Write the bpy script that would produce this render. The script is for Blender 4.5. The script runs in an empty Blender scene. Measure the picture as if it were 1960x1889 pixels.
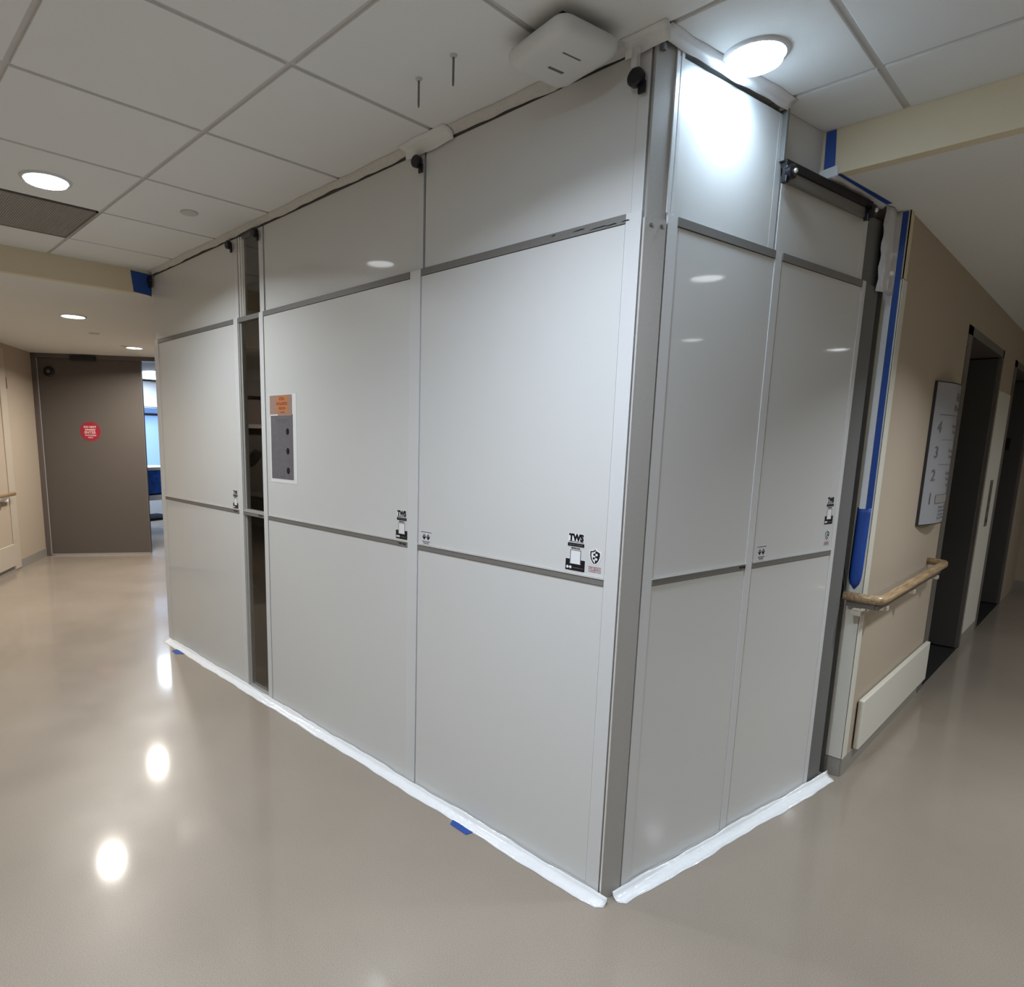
import bpy, bmesh, math, random
from mathutils import Vector, Matrix
random.seed(7)
sc = bpy.context.scene
C = sc.collection

# ------------------------------------------------------------------ camera, world, exposure
cam_d = bpy.data.cameras.new('camera')
cam_d.sensor_fit = 'HORIZONTAL'; cam_d.sensor_width = 36.0
cam_d.lens = 1241.774 * 36.0 / 1960
cam_d.shift_x = (980 - 839.496) / 1960
cam_d.shift_y = (1050.62 - 944.5) / 1960
cam_d.clip_start = 0.02
cam = bpy.data.objects.new('camera', cam_d); C.objects.link(cam)
R_ = Vector((0.68393, 0.729328, 0.017867)); U_ = Vector((-0.131876, 0.099506, 0.986259)); F_ = Vector((-0.717529, 0.676889, -0.164236))
m = Matrix.Identity(4)
for i in range(3):
    m[i][0] = R_[i]; m[i][1] = U_[i]; m[i][2] = -F_[i]
m.translation = (1.01719, -1.74729, 1.50461)
cam.matrix_world = m
sc.camera = cam
w = bpy.data.worlds.new('world'); sc.world = w; w.use_nodes = True
w.node_tree.nodes['Background'].inputs[0].default_value = (.5, .55, .6, 1)
w.node_tree.nodes['Background'].inputs[1].default_value = 0.05
sc.view_settings.view_transform = 'Standard'; sc.view_settings.look = 'None'
sc.view_settings.gamma = 1; sc.view_settings.use_curve_mapping = False
sc.view_settings.exposure = 0.0
LAMP_W = {}          # lamp power table, W
LAMP_W.update(corner=1.5, near=27, left=22, back=20, low=42, right=18, side=7, inner=17, bright=34)

H = 2.604; ZL = 2.455; XS = -3.742; YS = 0.947; XW = 0.264; YW = 1.544
GX, GY, TX, TY = 0.354, 0.002, 0.61, 0.6159
AB = 0.1468
PI = math.pi

# ------------------------------------------------------------------ materials
def mat(name, col, rough=.5, metal=0., spec=.5, noise=0, nscale=300, bump=0, bscale=200, emit=None, es=0, coat=0, rvar=0, trans=0, ior=1.5, alpha=1):
    M = bpy.data.materials.new(name); M.use_nodes = True
    nt = M.node_tree; b = nt.nodes['Principled BSDF']
    b.inputs['Base Color'].default_value = (*col, 1); b.inputs['Roughness'].default_value = rough
    b.inputs['Metallic'].default_value = metal; b.inputs['Specular IOR Level'].default_value = spec
    b.inputs['IOR'].default_value = ior
    if coat: b.inputs['Coat Weight'].default_value = coat; b.inputs['Coat Roughness'].default_value = .045
    if trans: b.inputs['Transmission Weight'].default_value = trans
    if alpha < 1: b.inputs['Alpha'].default_value = alpha
    if emit: b.inputs['Emission Color'].default_value = (*emit, 1); b.inputs['Emission Strength'].default_value = es
    tc = nt.nodes.new('ShaderNodeTexCoord')
    if noise:
        n = nt.nodes.new('ShaderNodeTexNoise'); n.inputs['Scale'].default_value = nscale; n.inputs['Detail'].default_value = 3
        nt.links.new(tc.outputs['Object'], n.inputs['Vector'])
        r = nt.nodes.new('ShaderNodeMapRange'); r.inputs[1].default_value = .3; r.inputs[2].default_value = .7
        r.inputs[3].default_value = 1 - noise; r.inputs[4].default_value = 1 + noise
        nt.links.new(n.outputs['Fac'], r.inputs[0])
        mx = nt.nodes.new('ShaderNodeMix'); mx.data_type = 'RGBA'; mx.blend_type = 'MULTIPLY'; mx.inputs[0].default_value = 1
        mx.inputs[6].default_value = (*col, 1); nt.links.new(r.outputs[0], mx.inputs[7]); nt.links.new(mx.outputs[2], b.inputs['Base Color'])
    if rvar:
        n = nt.nodes.new('ShaderNodeTexNoise'); n.inputs['Scale'].default_value = 2.3; n.inputs['Detail'].default_value = 5
        nt.links.new(tc.outputs['Object'], n.inputs['Vector'])
        r = nt.nodes.new('ShaderNodeMapRange'); r.inputs[1].default_value = .35; r.inputs[2].default_value = .65
        r.inputs[3].default_value = rough - rvar; r.inputs[4].default_value = rough + rvar
        nt.links.new(n.outputs['Fac'], r.inputs[0]); nt.links.new(r.outputs[0], b.inputs['Roughness'])
    if bump:
        n = nt.nodes.new('ShaderNodeTexNoise'); n.inputs['Scale'].default_value = bscale; n.inputs['Detail'].default_value = 2
        nt.links.new(tc.outputs['Object'], n.inputs['Vector'])
        bp = nt.nodes.new('ShaderNodeBump'); bp.inputs['Strength'].default_value = bump; bp.inputs['Distance'].default_value = .002
        nt.links.new(n.outputs['Fac'], bp.inputs['Height']); nt.links.new(bp.outputs[0], b.inputs['Normal'])
    return M

M = {}
M['sheet'] = mat('white_laminate', (.66, .67, .665), .33, coat=.55, noise=.02, nscale=900, bump=.01, bscale=500, spec=.5)
M['stile'] = mat('white_metal_frame', (.66, .67, .675), .30, noise=.02, nscale=600, bump=.01, bscale=400)
M['rail'] = mat('grey_metal_rail', (.215, .21, .20), .5, metal=.2, noise=.06, nscale=150)
M['corner'] = mat('grey_corner_metal', (.42, .41, .39), .42, metal=.15, noise=.05, nscale=260)
M['alu'] = mat('bright_aluminium', (.88, .87, .86), .3, metal=.5, noise=.03)
M['darkgrey'] = mat('dark_grey_filler', (.15, .153, .148), .6, noise=.08)
M['core'] = mat('panel_core', (.06, .06, .06), .8)
M['black'] = mat('black_plastic', (.008, .008, .012), .35)
M['blackmatte'] = mat('black_matte', (.012, .012, .013), .7)
M['tile'] = mat('ceiling_tile', (.78, .80, .80), .95, noise=.05, nscale=500, bump=.15, bscale=260, spec=.2)
M['grid'] = mat('ceiling_grid_paint', (.58, .575, .56), .6, noise=.02)
M['gyp'] = mat('ceiling_paint', (.78, .79, .76), .9, noise=.02, nscale=300, spec=.2)
M['tan'] = mat('tan_wall_paint', (.47, .395, .31), .7, noise=.03, nscale=300, bump=.05, bscale=400, spec=.3)
M['soffit'] = mat('soffit_paint', (.72, .635, .46), .7, noise=.03, nscale=300, spec=.3)
M['cream_left'] = mat('warm_cream_vinyl', (.54, .475, .39), .4, noise=.02, nscale=200)
M['cream'] = mat('cream_vinyl', (.74, .72, .64), .4, noise=.02, nscale=200)
M['base'] = mat('grey_vinyl_base', (.30, .28, .25), .4, noise=.04, nscale=100)
M['wood'] = None
M['doorgrey'] = mat('grey_brown_door_paint', (.100, .086, .076), .42, noise=.04, nscale=400)
M['doorframe'] = mat('door_frame_paint', (.12, .098, .092), .38, noise=.03)
M['elev'] = mat('dark_door_metal', (.075, .072, .07), .4, noise=.1, nscale=200)
M['framegrey'] = mat('grey_metal_frame', (.155, .14, .128), .4, metal=.2, noise=.04)
M['blue'] = mat('blue_masking_tape', (.014, .068, .34), .55, noise=.06, nscale=120, bump=.1, bscale=300)
M['wtape'] = mat('white_plastic_tape', (.80, .82, .84), .22, noise=.02, nscale=60, bump=.35, bscale=28)
M['ftape'] = mat('clear_white_floor_tape', (.84, .86, .88), .12, noise=.02, nscale=60, bump=.8, bscale=36)
M['gtape'] = mat('grey_white_seal', (.60, .60, .58), .55, noise=.04, nscale=60, bump=.2, bscale=25)
M['film'] = mat('translucent_film', (.64, .64, .67), .15, noise=.05, nscale=20, bump=1., bscale=22)
M['device'] = mat('white_device_plastic', (.66, .67, .66), .5, noise=.01)
M['groove'] = mat('grey_groove', (.12, .12, .12), .6)
M['print'] = mat('black_print', (.006, .006, .009), .3)
M['outline'] = mat('white_print', (.82, .83, .85), .3)
M['redprint'] = mat('faded_red_print', (.45, .24, .27), .4)
M['stickred'] = mat('red_sticker', (.30, .016, .035), .4)
M['pink'] = mat('pinkish_white_print', (.66, .45, .45), .4)
M['greyprint'] = mat('grey_print', (.16, .16, .17), .5)
M['paper'] = mat('white_paper', (.74, .74, .75), .6)
M['greysheet'] = mat('grey_notice_sheet', (.15, .143, .163), .35, noise=.08, nscale=40)
M['brownsheet'] = mat('brown_notice_sheet', (.34, .22, .18), .5, noise=.05, nscale=60)
M['orange'] = mat('orange_notice', (.46, .20, .085), .5)
M['redtext'] = mat('red_text', (.40, .045, .02), .5)
M['signface'] = mat('grey_sign_face', (.36, .37, .40), .35, noise=.03)
M['signdark'] = mat('sign_dark_edge', (.03, .03, .032), .5)
M['screw'] = mat('screw_steel', (.20, .19, .185), .3, metal=.7)
M['lens_cool'] = mat('lamp_lens_cool', (.9, .9, .9), .4, emit=(.62, .81, 1.0), es=62)
M['lens'] = mat('lamp_lens', (.9, .9, .9), .4, emit=(.93, .96, 1.0), es=9)
M['lens_in'] = mat('lamp_lens_dim', (.9, .9, .9), .4, emit=(1, .95, .9), es=.6)
M['trimring'] = mat('lamp_trim_white', (.66, .68, .70), .4)
M['grille'] = mat('dark_grille', (.29, .28, .26), .6, noise=.15, nscale=500)
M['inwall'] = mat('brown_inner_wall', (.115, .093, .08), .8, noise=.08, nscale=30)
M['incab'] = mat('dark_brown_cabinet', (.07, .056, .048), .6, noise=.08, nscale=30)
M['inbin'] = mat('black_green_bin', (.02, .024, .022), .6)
M['shelf'] = mat('pale_shelf', (.36, .33, .30), .5)
M['bluecloth'] = mat('blue_cloth', (.02, .12, .62), .7, noise=.3, nscale=18, bump=.6, bscale=20)
M['cartwhite'] = mat('white_cart_plastic', (.75, .78, .82), .4)
M['metalsill'] = mat('metal_sill', (.6, .58, .55), .3, metal=.8)

def glass_mat():
    G = bpy.data.materials.new('clear_panel_glass'); G.use_nodes = True; nt = G.node_tree
    for n in list(nt.nodes): nt.nodes.remove(n)
    o = nt.nodes.new('ShaderNodeOutputMaterial'); mx = nt.nodes.new('ShaderNodeMixShader')
    t = nt.nodes.new('ShaderNodeBsdfTransparent'); t.inputs[0].default_value = (.80, .79, .77, 1)
    g = nt.nodes.new('ShaderNodeBsdfGlossy'); g.inputs[0].default_value = (1, 1, 1, 1); g.inputs['Roughness'].default_value = .02
    f = nt.nodes.new('ShaderNodeLayerWeight'); f.inputs[0].default_value = .5
    mr = nt.nodes.new('ShaderNodeMath'); mr.operation = 'POWER'; mr.inputs[1].default_value = 3.2
    mr2 = nt.nodes.new('ShaderNodeMath'); mr2.operation = 'MULTIPLY_ADD'; mr2.inputs[1].default_value = .35; mr2.inputs[2].default_value = .03
    nt.links.new(f.outputs['Facing'], mr.inputs[0]); nt.links.new(mr.outputs[0], mr2.inputs[0]); nt.links.new(mr2.outputs[0], mx.inputs[0]); nt.links.new(t.outputs[0], mx.inputs[1]); nt.links.new(g.outputs[0], mx.inputs[2])
    nt.links.new(mx.outputs[0], o.inputs[0]); return G
M['glass'] = glass_mat()

def wood_mat():
    W = mat('light_wood', (.40, .27, .15), .3)
    nt = W.node_tree; b = nt.nodes['Principled BSDF']
    tc = nt.nodes.new('ShaderNodeTexCoord'); mp = nt.nodes.new('ShaderNodeMapping'); mp.inputs['Scale'].default_value = (60, 4, 60)
    n = nt.nodes.new('ShaderNodeTexNoise'); n.inputs['Scale'].default_value = 2; n.inputs['Detail'].default_value = 4
    cr = nt.nodes.new('ShaderNodeValToRGB'); cr.color_ramp.elements[0].position = .3; cr.color_ramp.elements[0].color = (.25, .15, .075, 1)
    cr.color_ramp.elements[1].position = .7; cr.color_ramp.elements[1].color = (.50, .36, .21, 1)
    nt.links.new(tc.outputs['Object'], mp.inputs[0]); nt.links.new(mp.outputs[0], n.inputs['Vector'])
    nt.links.new(n.outputs['Fac'], cr.inputs[0]); nt.links.new(cr.outputs[0], b.inputs['Base Color']); return W
M['wood'] = wood_mat()

def floor_mat():
    F = bpy.data.materials.new('beige_speckled_vinyl'); F.use_nodes = True; nt = F.node_tree; L = nt.links
    b = nt.nodes['Principled BSDF']; b.inputs['Specular IOR Level'].default_value = .45
    b.inputs['Coat Weight'].default_value = .55; b.inputs['Coat Roughness'].default_value = .09
    tc = nt.nodes.new('ShaderNodeTexCoord')
    def noise(s, d=3):
        n = nt.nodes.new('ShaderNodeTexNoise'); n.inputs['Scale'].default_value = s; n.inputs['Detail'].default_value = d
        L.new(tc.outputs['Object'], n.inputs['Vector']); return n
    sp = noise(420, 2); cr = nt.nodes.new('ShaderNodeValToRGB')
    e = cr.color_ramp.elements; e[0].position = .36; e[0].color = (.235, .195, .155, 1); e[1].position = .66; e[1].color = (.375, .322, .265, 1)
    L.new(sp.outputs['Fac'], cr.inputs[0])
    big = noise(1.3, 4); mr = nt.nodes.new('ShaderNodeMapRange'); mr.inputs[1].default_value = .3; mr.inputs[2].default_value = .7; mr.inputs[3].default_value = .93; mr.inputs[4].default_value = 1.05
    L.new(big.outputs['Fac'], mr.inputs[0])
    mx = nt.nodes.new('ShaderNodeMix'); mx.data_type = 'RGBA'; mx.blend_type = 'MULTIPLY'; mx.inputs[0].default_value = 1
    L.new(cr.outputs[0], mx.inputs[6]); L.new(mr.outputs[0], mx.inputs[7]); L.new(mx.outputs[2], b.inputs['Base Color'])
    r = noise(2.2, 5); rr = nt.nodes.new('ShaderNodeMapRange'); rr.inputs[1].default_value = .35; rr.inputs[2].default_value = .65; rr.inputs[3].default_value = .30; rr.inputs[4].default_value = .40
    L.new(r.outputs['Fac'], rr.inputs[0]); L.new(rr.outputs[0], b.inputs['Roughness'])
    n1 = noise(26, 3); bp = nt.nodes.new('ShaderNodeBump'); bp.inputs['Strength'].default_value = .05; bp.inputs['Distance'].default_value = .002
    L.new(n1.outputs['Fac'], bp.inputs['Height']); L.new(bp.outputs[0], b.inputs['Normal'])
    return F
M['floor'] = floor_mat()

# ------------------------------------------------------------------ mesh helpers
def add_box(bm, x0, x1, y0, y1, z0, z1, bev=0):
    t = bmesh.new(); bmesh.ops.create_cube(t, size=1)
    for v in t.verts:
        v.co = Vector(((v.co.x + .5) * (x1 - x0) + x0, (v.co.y + .5) * (y1 - y0) + y0, (v.co.z + .5) * (z1 - z0) + z0))
    if bev: bmesh.ops.bevel(t, geom=t.edges[:], offset=bev, segments=2, affect='EDGES', profile=.6)
    me = bpy.data.meshes.new('tmp'); t.to_mesh(me); t.free(); bm.from_mesh(me); bpy.data.meshes.remove(me)
def box(*a, bev=0):
    bm = bmesh.new(); add_box(bm, *a, bev=bev); return bm
def boxes(lst, bev=0):
    bm = bmesh.new()
    for a in lst: add_box(bm, *a, bev=bev)
    return bm
def prism(pts, z0, z1, bm=None):
    bm = bm or bmesh.new()
    lo = [bm.verts.new((x, y, z0)) for x, y in pts]; hi = [bm.verts.new((x, y, z1)) for x, y in pts]
    n = len(pts)
    bm.faces.new(lo[::-1]); bm.faces.new(hi)
    for i in range(n): bm.faces.new((lo[i], lo[(i + 1) % n], hi[(i + 1) % n], hi[i]))
    bmesh.ops.recalc_face_normals(bm, faces=bm.faces[:]); return bm
def lathe(prof, n=48, bm=None, axis='z', off=(0, 0, 0)):
    bm = bm or bmesh.new(); rings = []
    for r, z in prof:
        ring = []
        for k in range(n):
            a = 2 * PI * k / n; p = (r * math.cos(a), r * math.sin(a), z)
            if axis == 'y': p = (p[0], p[2], p[1])
            if axis == 'x': p = (p[2], p[0], p[1])
            ring.append(bm.verts.new(Vector(p) + Vector(off)))
        rings.append(ring)
    for a, b in zip(rings, rings[1:]):
        for k in range(n): bm.faces.new((a[k], a[(k + 1) % n], b[(k + 1) % n], b[k]))
    if prof[0][0] > 1e-6: bm.faces.new(rings[0][::-1])
    if prof[-1][0] > 1e-6: bm.faces.new(rings[-1])
    bmesh.ops.remove_doubles(bm, verts=bm.verts[:], dist=1e-7)
    bmesh.ops.recalc_face_normals(bm, faces=bm.faces[:]); return bm
def tube(pts, r, n=16, bm=None, flat=1.0):
    bm = bm or bmesh.new(); rings = []
    pts = [Vector(p) for p in pts]
    for i, p in enumerate(pts):
        d = (pts[min(i + 1, len(pts) - 1)] - pts[max(i - 1, 0)]).normalized()
        up = Vector((0, 0, 1)); s = d.cross(up).normalized(); u = s.cross(d)
        rings.append([bm.verts.new(p + s * math.cos(2 * PI * k / n) * r + u * math.sin(2 * PI * k / n) * r * flat) for k in range(n)])
    for a, b in zip(rings, rings[1:]):
        for k in range(n): bm.faces.new((a[k], a[(k + 1) % n], b[(k + 1) % n], b[k]))
    bm.faces.new(rings[0][::-1]); bm.faces.new(rings[-1])
    bmesh.ops.recalc_face_normals(bm, faces=bm.faces[:])
    return bm
def obj(name, bm, m, parent=None, smooth=False, label=None):
    me = bpy.data.meshes.new(name); bm.to_mesh(me); bm.free(); me.materials.append(M[m] if isinstance(m, str) else m)
    if smooth:
        for p in me.polygons: p.use_smooth = True
    o = bpy.data.objects.new(name, me); C.objects.link(o)
    if parent: o.parent = parent
    if label: o['label'] = label
    return o
def smooth_angle(o, deg=35):
    me = o.data
    for p in me.polygons: p.use_smooth = True
    bm = bmesh.new(); bm.from_mesh(me)
    for e in bm.edges:
        if len(e.link_faces) == 2 and e.calc_face_angle(0) > math.radians(deg): e.smooth = False
    bm.to_mesh(me); bm.free(); return o
def thing(name, label, cat, loc=(0, 0, 0), rotz=0, group=None):
    o = bpy.data.objects.new(name, None); C.objects.link(o); o.empty_display_size = .1
    o.location = loc; o.rotation_euler = (0, 0, rotz); o['label'] = label; o['category'] = cat
    if group: o['group'] = group
    return o
def tag(o, label, cat, group=None):
    o['label'] = label; o['category'] = cat
    if group: o['group'] = group
    return o
def struct(name, bm, m, parent=None, smooth=False):
    o = obj(name, bm, m, parent, smooth)
    if parent is None: o['kind'] = 'structure'
    return o
def sthing(name, loc=(0, 0, 0), rotz=0):
    o = bpy.data.objects.new(name, None); C.objects.link(o); o.location = loc; o.rotation_euler = (0, 0, rotz); o['kind'] = 'structure'; return o
def text_bm(s, size, width=None, bold=0.0, ext=.0002):
    cu = bpy.data.curves.new('txt', 'FONT'); cu.body = s; cu.size = size; cu.align_x = 'CENTER'; cu.align_y = 'CENTER'
    cu.extrude = ext; cu.offset = bold; cu.resolution_u = 3
    o = bpy.data.objects.new('txt', cu); C.objects.link(o)
    dg = bpy.context.evaluated_depsgraph_get(); me = bpy.data.meshes.new_from_object(o.evaluated_get(dg))
    bm = bmesh.new(); bm.from_mesh(me); bpy.data.objects.remove(o); bpy.data.curves.remove(cu); bpy.data.meshes.remove(me)
    if width and bm.verts:
        xs = [v.co.x for v in bm.verts]; k = width / max(1e-6, max(xs) - min(xs)); c = (max(xs) + min(xs)) / 2
        for v in bm.verts: v.co.x = (v.co.x - c) * k
    return bm
def place_text(bm_dst, s, x, z, size, width=None, bold=0, y=-.0006):
    """lettering standing in the local xz plane, read from -y"""
    t = text_bm(s, size, width, bold)
    for v in t.verts: v.co = Vector((v.co.x + x, y - v.co.z, v.co.y + z))
    me = bpy.data.meshes.new('tmp'); t.to_mesh(me); t.free(); bm_dst.from_mesh(me); bpy.data.meshes.remove(me)
def poly_xz(bm, pts, y, t=.0003):
    """thin extruded polygon in the local xz plane"""
    a = [bm.verts.new((x, y, z)) for x, z in pts]; b = [bm.verts.new((x, y + t, z)) for x, z in pts]
    n = len(pts); f1 = bm.faces.new(a); f2 = bm.faces.new(b[::-1])
    for i in range(n): bm.faces.new((a[i], b[i], b[(i + 1) % n], a[(i + 1) % n]))
    bmesh.ops.recalc_face_normals(bm, faces=bm.faces[:])

def Bp(s, off=0, z=0):
    """point of the short wall: s along it, off outwards"""
    return (s * math.sin(AB) + off * math.cos(AB), s * math.cos(AB) - off * math.sin(AB), z)

# ------------------------------------------------------------------ setting: floor, ceilings, walls
struct('floor', box(-12, 5, -3.7, 9, -.05, 0), 'floor')

# lay-in ceiling: tiles a little lower than the T-bars between them
tiles = bmesh.new(); g = .010
vent_cell = (5, 1)
ix = range(-7, 8); jy = range(-3, 7)
for i in ix:
    xb, xa = GX - i * TX, GX - (i + 1) * TX
    for j in jy:
        yb, ya = GY - j * TY, GY - (j + 1) * TY
        if (i, j) == vent_cell: continue
        x0, x1 = max(xa + g, XS), min(xb - g, 4.6); y0, y1 = max(ya + g, -3.6), min(yb - g, YS)
        if x1 - x0 < .02 or y1 - y0 < .02: continue
        add_box(tiles, x0, x1, y0, y1, H, H + .010, bev=.0018)
ceil = struct('ceiling', tiles, 'tile')
bars = bmesh.new()
add_box(bars, XS, 4.6, -3.6, YS, H + .0075, H + .03)
obj('ceiling_grid', bars, 'grid', ceil)

# return air grille filling one tile
x1, x0 = GX - 5 * TX, GX - 6 * TX; y1, y0 = GY - TY, GY - 2 * TY
t = thing('air_vent', 'square dark grey return air grille set into the tiled ceiling by the soffit', 'vent', ((x0 + x1) / 2, (y0 + y1) / 2, H))
obj('vent_plate', box(-.292, .292, -.295, .295, -.001, .003), 'grille', t)
bm = bmesh.new()
for k in range(58): add_box(bm, -.288, .288, -.288 + k * .01, -.288 + k * .01 + .0045, -.003, -.001)
obj('vent_slats', bm, 'grille', t)
obj('vent_rim', boxes([(-.297, .297, -.3, -.29, -.004, .004), (-.297, .297, .29, .3, -.004, .004), (-.297, -.289, -.3, .3, -.004, .004), (.289, .297, -.3, .3, -.004, .004)]), 'framegrey', t)

struct('ceiling_left', box(-12, XS - .05, -3.7, 9, ZL, ZL + .05), 'gyp')
struct('ceiling_right', boxes([(XS - .05, 4.6, YS + .05, 9, ZL, ZL + .05)]), 'gyp')
struct('trim_1', box(XS - .05, XS, -3.6, YS + .05, ZL, H + .02), 'soffit')
struct('trim_2', box(XS, 4.6, YS, YS + .05, ZL, H + .02), 'soffit')

struct('wall_back', box(XS - 8, 4.7, -3.7, -3.6, 0, H + .03), 'tan')
struct('wall_right', box(4.6, 4.7, -3.7, 9, 0, H + .03), 'tan')

# tan wall with the two dark doors (plane x = XW)
ops = [(3.10, 4.53), (5.17, 6.7)]; HD = 2.215
bm = bmesh.new()
add_box(bm, XW - .30, XW, YW, ops[0][0], 0, ZL)
add_box(bm, XW - .30, XW, ops[0][0], ops[0][1], HD, ZL)
add_box(bm, XW - .30, XW, ops[0][1], ops[1][0], 0, ZL)
add_box(bm, XW - .30, XW, ops[1][0], ops[1][1], HD, ZL)
add_box(bm, XW - .30, XW, ops[1][1], 7.72, 0, ZL)
add_box(bm, -.8, XW - .30, YW, YW + .12, 0, ZL)
struct('wall_tan', bm, 'tan')
struct('wall_far', box(-.9, 4.6, 7.72, 7.8, 0, ZL), 'tan')
struct('wall_shaft', boxes([(-1.3, -1.2, 3.0, 7.2, 0, ZL), (-1.2, XW - .30, 3.0, 3.1, 0, ZL), (-1.2, XW - .30, 7.0, 7.1, 0, ZL)]), 'blackmatte')
struct('baseboard_tan', boxes([(XW, XW + .006, YW, ops[0][0] - .05, 0, .088), (XW, XW + .006, ops[0][1], ops[1][0], 0, .10), (XW - .1, XW, YW - .006, YW, 0, .085)]), 'base')
struct('baseboard_far', box(XW, 4.6, 7.71, 7.72, 0, .10), 'base')
for n, (a, b) in enumerate(ops):
    d = sthing('door_%d' % (n + 1), (XW, a, 0))
    wdt = b - a; fw = .05
    obj('door_frame', boxes([(-.30, .004, 0, .13, 0, HD), (-.30, .004, wdt - fw, wdt, 0, HD), (-.30, .004, 0, wdt, HD - fw, HD)]), 'framegrey', d)
    lf = obj('door_leaf', box(-1.15, -.012, wdt - fw - .05, wdt - fw - .006, .012, 2.155), 'elev', d)
    obj('door_header_panel', box(-1.15, -.02, wdt - fw - .045, wdt - fw - .01, 2.162, HD - fw), 'blackmatte', d)
    obj('door_sill', box(-1.2, -.002, .13, wdt - fw, .0005, .002), 'blackmatte', d)
    if n == 1: obj('door_plate', box(-.16, -.10, wdt - fw - .054, wdt - fw - .05, 1.515, 1.63), 'black', lf)

# lower sheet and call plate on the pier between the doors
struct('trim_3', box(XW, XW + .004, ops[0][1] + .05, ops[1][0] - .0, .10, 1.94), 'cream')
t = thing('call_panel', 'narrow grey metal call plate on the pier between the two dark doors', 'panel', (XW + .004, 4.86, 1.09))
obj('plate', box(0, .006, -.05, .05, -.17, .19, bev=.001), 'framegrey', t)
obj('button', box(.006, .009, -.02, .02, .02, .06, bev=.001), 'groove', t)
obj('button', box(.006, .009, -.02, .02, -.05, -.01, bev=.001), 'groove', t)
obj('key_switch', box(.006, .009, -.015, .015, -.14, -.11, bev=.001), 'black', t)

# wall guards
t = tag(obj('corner_guard', boxes([(XW - .062, XW + .006, YW - .007, YW, .088, 2.19), (XW, XW + .007, YW - .007, YW + .062, .088, 2.19)], bev=.002), 'cream'),
        'tall cream vinyl corner guard on the tan wall corner beside the short wall', 'guard')
tag(obj('painted_strip', boxes([(XW - .055, XW + .004, YW - .004, YW, 2.195, ZL), (XW, XW + .004, YW - .004, YW + .05, 2.195, ZL)]), 'soffit'),
    'short painted corner strip above the cream corner guard', 'guard')
tag(obj('bumper_guard', box(XW + .006, XW + .03, 1.70, 3.14, .09, .333, bev=.006), 'cream'),
    'long cream bumper guard low on the tan wall beside the dark door', 'guard')

# handrail wrapped round the corner
t = thing('handrail', 'light wooden handrail turning the corner of the tan wall', 'handrail', (XW, YW, 0))
rx, ry, rz = .088, -.072, .865
pts = [(-.05, ry, rz), (rx - .04, ry, rz), (rx - .018, ry + .004, rz), (rx - .004, ry + .018, rz), (rx, ry + .04, rz), (rx, 1.24, rz + .004), (rx - .006, 1.29, rz + .004), (rx - .03, 1.315, rz + .004), (.0, 1.32, rz + .004)]
o = obj('wooden_grip', tube(pts, .021, flat=.95), 'wood', t, smooth=True)
o = obj('shaded_fin', boxes([(-.04, rx - .02, ry + .004, ry + .02, rz - .045, rz - .012), (rx - .022, rx - .008, ry + .01, 1.25, rz - .045, rz - .012)]), 'framegrey', t)  # retainer fin, coloured dark to carry the shadow beneath the grip
for k, (x, y) in enumerate([(.0, ry / 2), (rx / 2, .10), (rx / 2, .62), (rx / 2, 1.18)]):
    if k == 0: b_ = box(x - .022, x + .022, ry - .004, -.009, rz - .082, rz - .06, bev=.003)
    else: b_ = box(.001, rx - .004, y - .018, y + .018, rz - .072, rz - .052, bev=.003)
    obj('bracket', b_, 'cream_left', t)

# directory sign, bowed face
t = thing('directory_sign', 'tall bowed grey floor directory sign on the tan wall above the handrail', 'sign', (XW, 2.71, 1.48), rotz=PI / 2)
sw, sh, bow = .29, .368, .05
N = 14; pts = [(-sw + 2 * sw * k / N, -.006 - bow * math.cos(PI * (k / N - .5))) for k in range(N + 1)]
def bowp(x): return -.0075 - bow * math.cos(PI * ((x + sw) / (2 * sw) - .5))
face = obj('sign_face', prism(pts + [(p[0], p[1] + .004) for p in pts[::-1]], -sh, sh), 'signface', t, smooth=False); smooth_angle(face)
obj('sign_end_cap', prism(pts + [(sw, 0), (-sw, 0)], sh, sh + .006), 'signdark', t)
obj('sign_end_cap', prism(pts + [(sw, 0), (-sw, 0)], -sh - .006, -sh), 'signdark', t)
obj('sign_edge', box(-sw - .006, -sw, -.013, 0, -sh, sh), 'signdark', t)
def sign_text(s, x, z, size, width=None, bold=0):
    b = bmesh.new(); place_text(b, s, x, z, size, width, bold, y=0)
    for v in b.verts: v.co.y = v.co.y + bowp(v.co.x) - .0008
    obj('floor_number' if len(s) == 1 else 'lettering', b, 'greyprint', face)
def sign_line(x0, x1, z, h=.003):
    b = bmesh.new(); n = 10
    for k in range(n):
        xa, xb = x0 + (x1 - x0) * k / n, x0 + (x1 - x0) * (k + 1) / n
        b.faces.new([b.verts.new((x, bowp(x) - .0012, zz)) for x, zz in ((xa, z), (xb, z), (xb, z + h), (xa, z + h))])
    bmesh.ops.remove_doubles(b, verts=b.verts[:], dist=1e-6); obj('divider_line', b, 'greyprint', face)
sign_text('Floor', .08, .30, .06, .19, .0006); sign_text('Directory', .08, .245, .045, .24, .0004)
sign_line(-.22, .26, .205)
for num, z, rows in [('4', .14, 2), ('3', .01, 2), ('2', -.11, 3)]:
    sign_text(num, -.20, z, .085, None, .0008)
    for r_ in range(rows): sign_text(['Surgery Clinic', 'Patient Rooms', 'Imaging'][r_], .06, z + .012 - r_ * .032, .024, .20 - .04 * r_)
    if num != '2': sign_line(-.16, .26, z - .062, .0015)
sign_text('1', -.20, -.235, .085, None, .0008)
sign_line(-.14, .2, -.215, .003); sign_line(-.14, .2, -.26, .003)
for k in range(4): sign_text(['Main Lobby', 'Admitting', 'Cafeteria', 'Gift Shop'][k], .0, -.285 - k * .02 + .004, .019, .16)
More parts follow.
